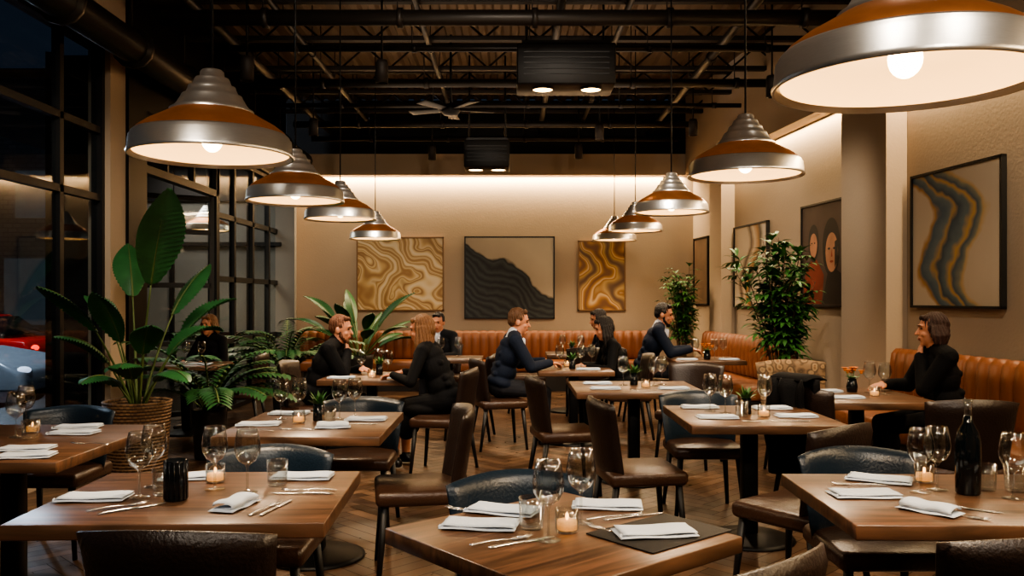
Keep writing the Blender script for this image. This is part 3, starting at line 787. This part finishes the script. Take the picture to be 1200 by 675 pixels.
# ------------------------------------------------------------------ art
def pic(x,y,z0,z1,w_,rot,m,label,fm=M_frame):
    r=empty('framed_painting',label,'painting'); h=z1-z0; r.location=(x,y,z0); r.rotation_euler=(0,0,rot); t=.022
    b=MB(); b.box((0,-.025,t/2),(w_,.045,t)); b.box((0,-.025,h-t/2),(w_,.045,t)); b.box((-w_/2+t/2,-.025,h/2),(t,.045,h)); b.box((w_/2-t/2,-.025,h/2),(t,.045,h)); b.obj('frame',fm,r)
    MB().box((0,0,0),(w_-2*t,.02,h-2*t)).obj('canvas',m,r,loc=(0,-.022,h/2)); return r,h
M_ofr=mat('oak_frame','#7a5a38',.5)
pic(-1.83,14,1.25,2.46,1.43,0,A1,'gold and cream marbled abstract painting',M_ofr)
pic(-.04,14,1.12,2.47,1.48,0,A2,'abstract painting of a black ridge on beige')
pic(1.47,14,1.25,2.4,.78,0,A3,'narrow amber and gold swirl abstract painting',M_ofr)
pic(wx(7.03),7.03,1.37,2.54,1.22,TH,A4,'large beige abstract with teal and gold waves')
pic(wx(11.45),11.45,1.33,2.45,1.18,TH,A5,'abstract painting with brown flowing bands')
pic(wx(13.5),13.5,1.35,2.42,.7,TH,mat('dim_abstract','#5c4836',.6,0,.6,3),'small dark toned abstract painting')
r,h=pic(wx(9.27),9.27,1.36,2.51,1.22,TH,M_pbg,'dark oil portrait of two figures')
b=MB()
def disc(cx,cz,rx,rz,mi,y): 
    vs=[(cx,y,cz)]+[(cx+rx*math.cos(2*pi*i/28),y,cz+rz*math.sin(2*pi*i/28)*(1.0 if math.sin(2*pi*i/28)>0 else 1.12)) for i in range(28)]
    b.add(vs,[(0,1+i,1+(i+1)%28) for i in range(28)],mi,False)
disc(.12,.66,.2,.3,2,-.0335); disc(.13,.6,.14,.2,0,-.034); disc(-.3,.72,.13,.2,2,-.0335); disc(-.3,.69,.09,.13,0,-.034)
b.add([(-.1,-.033,.03),(.55,-.033,.03),(.5,-.033,.28),(.2,-.033,.42),(.05,-.033,.4)],[(0,1,2,3,4)],2,False); b.add([(-.57,-.033,.03),(-.1,-.033,.03),(-.05,-.033,.35),(-.28,-.033,.58),(-.5,-.033,.4)],[(0,1,2,3,4)],1,False)
for ex in(.07,.19): disc(ex,.63,.028,.012,2,-.0345)
disc(.13,.49,.04,.012,1,-.0345); b.add([(.115,-.0345,.54),(.15,-.0345,.54),(.135,-.0345,.63)],[(0,1,2)],1,False)
b.add([(.2,-.0343,.42),(.27,-.0343,.5),(.265,-.0343,.72),(.2,-.0343,.7)],[(0,1,2,3)],2,False)
for ex in(-.34,-.27): disc(ex,.71,.017,.008,2,-.0345)
b.obj('painted_figures',[M_pface,M_pred,M_phair],r)
# ------------------------------------------------------------------ cars
def car(x,y,m,label,rot=0):
    r=empty('car',label,'car'); r.location=(x,y,-.37); r.rotation_euler=(0,0,rot)
    prof=[(-2.2,.35),(-2.22,.7),(-2.1,.9),(-1.3,.97),(1.0,.95),(1.9,.8),(2.2,.62),(2.25,.35)]
    def loft(pts,ws,zb=None):
        b=MB(); n=len(pts); vs=[];fs=[]
        secs=[(-1,.0),(-.9,.05),(.9,.05),(1,.0)]
        for s,up in secs:
            for i,(px,pz) in enumerate(pts):
                wv_=ws[i]; vs.append((px*(1-(.02 if abs(s)==1 else 0)),s*wv_,pz+(up if 0<i<n-1 else 0)))
        for k in range(3):
            for i in range(n): j=(i+1)%n; fs.append((k*n+i,(k+1)*n+i,(k+1)*n+j,k*n+j))
        fs.append(list(range(n))); fs.append([3*n+i for i in range(n)][::-1]); b.add(vs,fs,0,True); return b
    o=loft(prof,[.85,.88,.9,.9,.9,.88,.82,.8]).obj('body',m,r)
    mo=o.modifiers.new('bevel','BEVEL'); mo.width=.05; mo.segments=3
    o=loft([(-1.7,.95),(-1.1,1.38),(.1,1.42),(.95,.97)],[.82,.66,.66,.82]).obj('window_glass',M_cglass,r)
    o=loft([(-1.15,1.36),(-.9,1.42),(0,1.44),(.15,1.4)],[.67,.65,.65,.67]).obj('roof',m,r)
    for sx in(-1.35,1.4):
        for sy in(-1,1):
            b=MB(); Mx=Matrix.Translation((sx,sy*.82,.33))@Matrix.Rotation(pi/2,4,'X')
            b.lathe([(.2,-.11),(.31,-.1),(.33,-.05),(.33,.05),(.31,.1),(.2,.11)],28,0,Mx); b.lathe([(0,-.09),(.2,-.1),(.2,.1),(0,.09)],20,1,Mx)
            for k in range(6):
                b.box((0,0,0),(.36,.03,.2),1,Mx@Matrix.Rotation(k*pi/6,4,'Z'))
            b.obj('wheel',[M_tyre,M_alu],r)
    for sy in(-1,1):
        MB().ell((2.12,sy*.62,.68),(.1,.16,.06)).obj('headlight',M_head,r); MB().ell((-2.16,sy*.66,.78),(.06,.16,.07)).obj('tail_light',M_tail,r)
car(-9.9,14.2,M_silver,'silver car parked on the street outside')
car(-12.2,18.6,M_red,'red car parked on the street outside',pi)
# ------------------------------------------------------------------ people
class Blob:
    def __init__(s): s.p=[]
    def cap(s,a,b,r0,r1,mi): s.p.append(('c',V(a),V(b),r0,r1,mi))
    def ell(s,c,r,mi,R=None): s.p.append(('e',V(c),r,R or Matrix.Identity(3),mi))
    def build(s,name,mats,voxel,smooth=4,parent=None,strand=None):
        b=MB()
        for q in s.p:
            if q[0]=='c':
                _,a,c,r0,r1,mi=q; d=c-a; L=d.length; d=d/L if L>1e-6 else V((0,0,1)); pts=[];rs=[]
                for k in range(4): t=math.sin(k/4*pi/2); pts.append(a-d*r0*(1-t)); rs.append(max(r0*math.sqrt(max(0,1-(1-t)**2)),.0006))
                pts.append(a); rs.append(r0); pts.append(c); rs.append(r1)
                for k in range(1,5): t=math.sin(k/4*pi/2); pts.append(c+d*r1*t); rs.append(max(r1*math.sqrt(max(0,1-t*t)),.0006))
                b.tube(pts,rs,14)
            else: b.ell(q[1],q[2],q[3],nu=24,nv=16)
        o=b.obj(name,mats); m=o.modifiers.new('r','REMESH'); m.mode='VOXEL'; m.voxel_size=voxel
        m=o.modifiers.new('s','SMOOTH'); m.iterations=smooth; m.factor=.5
        dg=bpy.context.evaluated_depsgraph_get(); me=bpy.data.meshes.new_from_object(o.evaluated_get(dg)); 
        old=o.data; o.modifiers.clear(); o.data=me; bpy.data.meshes.remove(old)
        if strand is not None:
            nv=len(me.vertices); P=np.zeros(nv*3); me.vertices.foreach_get('co',P); P=P.reshape(-1,3); Nn=np.zeros(nv*3); me.vertices.foreach_get('normal',Nn); Nn=Nn.reshape(-1,3)
            q=P-np.array(strand); ang=np.arctan2(q[:,1],q[:,0]); k=.0028*np.sin(ang*23+q[:,2]*35)+.002*np.sin(ang*41-q[:,2]*60+1)+.003*np.sin(q[:,0]*70)*np.sin(q[:,1]*60+2)
            me.vertices.foreach_set('co',(P+Nn*k[:,None]).ravel())
        n=len(me.polygons); C=np.zeros(n*3); me.polygons.foreach_get('center',C); C=C.reshape(-1,3)
        best=np.full(n,1e9); idx=np.zeros(n,int)
        for q in s.p:
            if q[0]=='c':
                a=np.array(q[1]); d=np.array(q[2])-a; t=np.clip(((C-a)@d)/max(d@d,1e-9),0,1); ds=np.linalg.norm(C-a-t[:,None]*d,axis=1)-(q[3]+(q[4]-q[3])*t); mi=q[5]
            else:
                Rm=np.array(q[3]); lc=(C-np.array(q[1]))@Rm; ds=(np.linalg.norm(lc/np.array(q[2]),axis=1)-1)*min(q[2]); mi=q[4]
            k=ds<best; best[k]=ds[k]; idx[k]=mi
        me.materials.clear()
        for mm in mats: me.materials.append(mm)
        me.polygons.foreach_set('material_index',idx.astype(np.int32)); me.polygons.foreach_set('use_smooth',np.ones(n,bool))
        me.update()
        if parent: o.parent=parent
        return o
def ik(s,h,l1,l2,pole):
    d=h-s; L=min(d.length,(l1+l2)*.995); dn=d.normalized(); h=s+dn*L
    a=(l1*l1-l2*l2+L*L)/(2*L); hh=math.sqrt(max(l1*l1-a*a,0)); p=V(pole); p=(p-dn*p.dot(dn)).normalized()
    return s+dn*a+p*hh,h
def person(x,y,rot,label,jacket,trous,hair,hairmode='short',lean=.25,side=0,yaw=0,pitch=0,hl=(-.14,.42,.78),hr=(.14,.42,.78),seat=.48,sc=1,shirt=True,beard=False,female=False,voxel=.0075,chin=None,skirt=False,feet=.42):
    r=empty('person',label,'person'); r.location=(x,y,0); r.rotation_euler=(0,0,math.radians(rot)); r.scale=(sc,)*3
    B=Blob(); f=.9 if female else 1.08
    hip=V((0,0,seat+.1)); d=V((math.sin(side),math.sin(lean),math.cos(lean))).normalized(); rt=V((math.cos(side),0,-math.sin(side)))
    fw=rt.cross(d)*-1
    if fw.y<0: fw=-fw
    R=Matrix((rt,fw,d)).transposed()
    J=1;K=2;SK=0
    B.ell(hip,(.165*(1.03 if female else 1),.125,.12),K if not skirt else J,R); B.ell(hip+d*.14,(.155*f,.125,.13),J,R); B.ell(hip+d*.30,(.175*f,.125,.16),J,R); B.ell(hip+d*.40,(.165*f,.112,.09),J,R)
    B.ell(hip+d*.03,(.178*f,.142,.08),J,R)
    if female: 
        for sx in(-1,1): B.ell(hip+d*.31+rt*sx*.07+fw*.085,(.06,.05,.06),J)
    sh=hip+d*.455; nb=hip+d*.49; 
    SL=sh-rt*.178*f; SR=sh+rt*.178*f
    B.cap(SL,nb-rt*.04,.066*f,.068,J); B.cap(SR,nb+rt*.04,.066*f,.068,J)
    hc=nb+V((d.x*.5,d.y*.5,.8)).normalized()*.152+fw*.025
    B.cap(nb-d*.02,hc-V((0,0,.05)),.06*f,.053*f,SK); B.cap(nb-d*.02,nb+d*.03,.072*f,.066*f,4 if shirt else J)
    if shirt: B.ell(nb-d*.08+fw*.1,(.034,.035,.1),4,R)
    if not female:
        for sx in(-1,1): B.cap(nb+rt*sx*.06+d*.02,hip+d*.28+rt*sx*.03+fw*.122,.017,.013,J)
    # cloth folds across the back and sleeves
    for t_,a_ in ((.1,.5),(.2,-.4),(.3,.35)): B.cap(hip+d*(t_)+rt*.1*f-fw*.085,hip+d*(t_+.05*a_)-rt*.1*f-fw*.088,.03,.03,J)
    H=(Matrix.Rotation(math.radians(yaw),3,'Z')@Matrix.Rotation(math.radians(pitch),3,'X'))
    def hp(*c): return hc+H@V(c)
    B.ell(hp(0,-.008,.03),(.076,.095,.1),SK,H); B.ell(hp(0,.03,-.04),(.056,.062,.078),SK,H); B.ell(hp(0,.062,-.098),(.024,.02,.02),SK,H); B.cap(hp(-.045,.0,-.065),hp(0,.055,-.095),.022,.018,SK); B.cap(hp(.045,.0,-.065),hp(0,.055,-.095),.022,.018,SK)
    B.cap(hp(0,.088,.012),hp(0,.112,-.028),.008,.012,SK); B.ell(hp(0,.092,-.058),(.022,.008,.006),5,H); B.ell(hp(0,.09,-.069),(.019,.008,.006),5,H); B.ell(hp(0,.082,.034),(.05,.014,.01),SK,H)
    for sx in(-1,1): B.ell(hp(sx*.079,-.005,-.008),(.012,.021,.031),SK,H); B.ell(hp(sx*.037,.066,-.03),(.022,.018,.018),SK,H)
    for sx,S0,hd in((-1,SL,hl),(1,SR,hr)):
        isch=chin==sx
        tgt=hp(sx*.01,.085,-.2) if isch else V(hd)
        el,wr=ik(S0,tgt,.29,.255,V((sx*.25,.25,-1)) if isch else V((sx*.8,-.4,-.9)))
        B.cap(S0,el,.062*f,.052*f,J); B.cap(el,wr,.051*f,.038*f,J); 
        fd=(wr-el).normalized(); 
        if isch: hdir=(fd*.6+V((-sx*.3,-.2,.5))).normalized(); pn=(V((0,-1,0))-hdir*V((0,-1,0)).dot(hdir)).normalized()
        else: hdir=V((fd.x*.4-sx*.35,fd.y+.3,-.12)).normalized(); pn=V((0,0,-1)); pn=(pn-hdir*pn.dot(hdir)).normalized()
        sv=hdir.cross(pn).normalized()
        B.cap(wr,wr+hdir*.02,.028*f,.028*f,SK)
        pc=wr+hdir*.055; Rh=Matrix((sv,pn,hdir)).transposed(); B.ell(pc,(.04*f,.016,.052),SK,Rh)
        tsg=1 if sv.dot(V((-sx,0,.2)))>0 else -1
        cu=1.6 if isch else 1
        for k,(o_,ln) in enumerate(((-.029,.058),(-.0098,.072),(.0098,.078),(.029,.07))):
            o2=o_*tsg; base=wr+hdir*.09+sv*o2*f; m1=base+(hdir+pn*.35*cu).normalized()*ln*.5; m2=m1+(hdir*.6/cu+pn*.85*cu).normalized()*ln*.5
            B.cap(base-hdir*.02,m1,.0098,.009,SK); B.cap(m1,m2,.009,.0078,SK)
        tb=wr+hdir*.03+sv*tsg*.03; t1=tb+(hdir*.6+sv*tsg*.8+pn*.2).normalized()*.035; t2=t1+(hdir*.95+pn*.3).normalized()*.032
        B.cap(tb,t1,.0125,.011,SK); B.cap(t1,t2,.011,.009,SK)
    for sx in(-1,1):
        hj=hip+V((sx*.085,.02,-.01)); kn=V((sx*.11,.43,seat+.04)); an=V((sx*.12,feet,.09))
        B.cap(hj,kn,.088,.06,J if skirt else K); B.cap(kn,an,.058,.044 if not skirt else .036,SK if skirt else K); B.ell(kn.lerp(an,.3)+V((0,-.02,0)),(.05,.05,.1),SK if skirt else K)
        B.cap(an+V((0,-.03,-.045)),an+V((0,.08,-.05)),.038,.034,3); B.cap(an+V((0,.08,-.05)),an+V((0,.16,-.058)),.034,.028,3); B.cap(an,an+V((0,-.01,-.03)),.038,.04,3)
    if skirt: B.ell(V((0,.2,seat+.03)),(.2,.24,.085),J); B.ell(V((0,.36,seat-.08)),(.17,.11,.17),J)
    B.build('body',[M_skin,jacket,trous,M_shoe,M_shirt,M_lip],voxel,3,r)
    A=Blob(); mode=hairmode
    if mode=='short':
        A.ell(hp(0,-.022,.046),(.08,.094,.094),0,H); A.ell(hp(0,-.05,.01),(.073,.062,.062),0,H)
        A.cap(hp(-.035,.05,.1),hp(.035,.045,.106),.02,.024,0)
        for sx in(-1,1): A.ell(hp(sx*.072,.005,.035),(.011,.026,.028),0,H)
    else:
        A.ell(hp(0,-.02,.042),(.085,.1,.096),0,H); A.ell(hp(0,-.05,0),(.08,.07,.085),0,H)
        A.cap(hp(-.04,.056,.092),hp(.04,.056,.092),.022,.022,0)
        for sx in(-1,1): A.ell(hp(sx*.074,.012,.015),(.015,.036,.045),0,H)
        ln=.24 if mode=='long' else .12
        rr=random.Random(int(x*100))
        for k in range(-6,7):
            an_=k*.3; q=H@V((math.sin(an_)*.08,-math.cos(an_)*.082-.005,.02)); l2=ln*rr.uniform(.8,1.15); p0=hc+q; p1=p0+V((q.x*.35,q.y*.05,-l2*.5)); p2=p1+V((q.x*.1,-q.y*.1-.01,-l2*.5)); A.cap(p0,p1,.024,.024,0); A.cap(p1,p2,.024,.009,0)
    if beard:
        A.cap(hp(-.055,.02,-.06),hp(0,.066,-.105),.018,.024,0); A.cap(hp(.055,.02,-.06),hp(0,.066,-.105),.018,.024,0); A.cap(hp(-.06,.012,-.01),hp(-.055,.02,-.06),.012,.018,0); A.cap(hp(.06,.012,-.01),hp(.055,.02,-.06),.012,.018,0)
    A.build('hair',[hair],.005,1,r,strand=tuple(hc))
    for sx in(-1,1):
        MB().ell(hp(sx*.031,.08,.012),(.012,.009,.007),H,nu=12,nv=8).obj('eye',M_eye,r)
        MB().tube([hp(sx*.014,.097,.034),hp(sx*.03,.095,.039),hp(sx*.047,.084,.033)],[.003,.0035,.002],6).obj('eyebrow',hair,r)
    return r
person(-1.84,7.9,-92,'person in a black jacket resting chin on hand',M_black,M_black,H_gin,'short',lean=.42,yaw=-5,pitch=-6,hl=(-.1,.42,.8),chin=1,shirt=False,beard=True)
person(-.56,7.3,75,'person in a black dress leaning over the table',M_black,M_black,H_blo,'long',lean=.36,female=True,shirt=False,hl=(-.16,.42,.8),hr=(.16,.45,.8),skirt=True,yaw=14,pitch=-8,sc=1)
person(-.9,10.95,165,'person in a dark suit seated behind a table',M_char,M_trous,H_dk,lean=.2,sc=.95,voxel=.009,pitch=-10)
person(-.12,8.45,-82,'person in a navy suit with both hands on the table',M_navy,M_trous,H_br,lean=.28,hl=(-.15,.45,.8),hr=(.1,.47,.8),yaw=-8,pitch=-8,sc=1.02)
person(1.17,8.97,98,'person with long dark hair in a black top',M_black,M_black,H_dk,'long',lean=.34,female=True,shirt=False,sc=.96,voxel=.009,pitch=-15)
person(1.32,11.0,100,'person with dark hair leaning toward a companion',M_navy,M_black,H_dk,'bob',lean=.34,female=True,shirt=False,sc=1,voxel=.009,pitch=-10)
person(1.6,10.3,-100,'person in a dark suit with short beard reaching over table',M_navy,M_trous,H_dk,lean=.34,beard=True,voxel=.008,hl=(-.12,.5,.8),hr=(.12,.5,.8),sc=1.06,pitch=-10,yaw=-10)
person(3.2,6.3,84,'person in black with one hand raised to the chin',M_black,M_black,H_au,'bob',lean=.12,hr=(.16,.38,.8),chin=-1,shirt=False,yaw=-6,sc=1.0,voxel=.0065)
person(-3.42,9.9,160,'person with curly blonde hair in black at the side table',M_black,M_black,H_blo,'bob',lean=.22,female=True,shirt=False,sc=.95,voxel=.009)
# ------------------------------------------------------------------ lights
def area(name,loc,rot,sx,sy,e,col):
    l=bpy.data.lights.new(name,'AREA'); l.shape='RECTANGLE'; l.size=sx; l.size_y=sy; l.energy=e; l.color=col
    o=bpy.data.objects.new(name,l); LK(o); o.location=loc; o.rotation_euler=rot; return o
WARM=(1,.74,.44)
area('cove_light_back',(-.3,13.94,3.44),(D(8),0,0),6.2,.08,165,WARM)
area('cove_light_side',(wx(6.2)-.06,6.2,3.44),(0,D(8),AL),.08,13.5,230,WARM)
def spot(loc,tgt,e,ang=70,col=(1,.86,.7)):  # fill spots without fixtures, added to brighten tables, pendants and people
    l=bpy.data.lights.new('ceiling_spot','SPOT'); l.energy=e; l.color=col; l.spot_size=math.radians(ang); l.spot_blend=.7; l.shadow_soft_size=.12
    o=bpy.data.objects.new('ceiling_spot',l); LK(o); o.location=loc; o.rotation_euler=(V(tgt)-V(loc)).to_track_quat('-Z','Y').to_euler()
spot((.3,1.2,4.1),(.1,2.9,.7),95,60); spot((-1.5,1.0,4.1),(-1.2,3.2,.7),85,60); spot((1.7,1.0,4.1),(1.6,3.2,.7),85,60)
spot((0,6,4.1),(-.8,7.8,.8),170); spot((.8,6,4.1),(.4,8.6,.8),170); spot((2,4,4.1),(2.9,6.4,1),120); spot((-2.2,4.5,4.0),(-3,7,1.2),240,70); spot((2.2,7,4.0),(3.0,9.2,1.5),170,50); spot((-1.6,9,4.0),(-2.5,12,1.2),180)
spot((-1.0,-.6,3.9),(-1.4,5.5,2.0),220,75); spot((1.4,-.6,3.9),(1.8,6.0,1.9),200,75); spot((0,3,4.2),(0,11,1.5),200,70); spot((1.2,9.5,4.0),(2.9,10.4,1.8),70,60)
for p in((0,5.5,3.2),(0,10.6,3.4)): 
    area('fill_uplight',p,(pi,0,0),4,3,30,(1,.76,.54))  # floating fill panel added to brighten the ceiling from below
area('side_room_light',(-4.9,12.2,3.5),(0,0,0),1.5,1,38,(1,.88,.75))
for p,e in(((-8.2,11,4.2),550),((-11,16.2,4.5),800)):
    l=bpy.data.lights.new('car_fill_light','POINT'); l.energy=e; l.color=(.78,.87,1); l.shadow_soft_size=.3; o=bpy.data.objects.new('car_fill_light',l); LK(o); o.location=p  # unseen point fills added to make the parked cars visible
w_=bpy.data.worlds.new('night'); SC.world=w_; w_.use_nodes=True; w_.node_tree.nodes['Background'].inputs[0].default_value=(.03,.045,.07,1); w_.node_tree.nodes['Background'].inputs[1].default_value=.25
# ------------------------------------------------------------------ camera
cd=bpy.data.cameras.new('camera'); cam=bpy.data.objects.new('camera',cd); LK(cam); cam.location=(0,0,1.45); cam.rotation_euler=(pi/2,0,0)
cd.sensor_width=36; cd.lens=30; cd.shift_y=.0104; cd.clip_start=.05; SC.camera=cam
SC.view_settings.view_transform='AgX'; SC.view_settings.look='AgX - Medium High Contrast'; SC.view_settings.exposure=.68
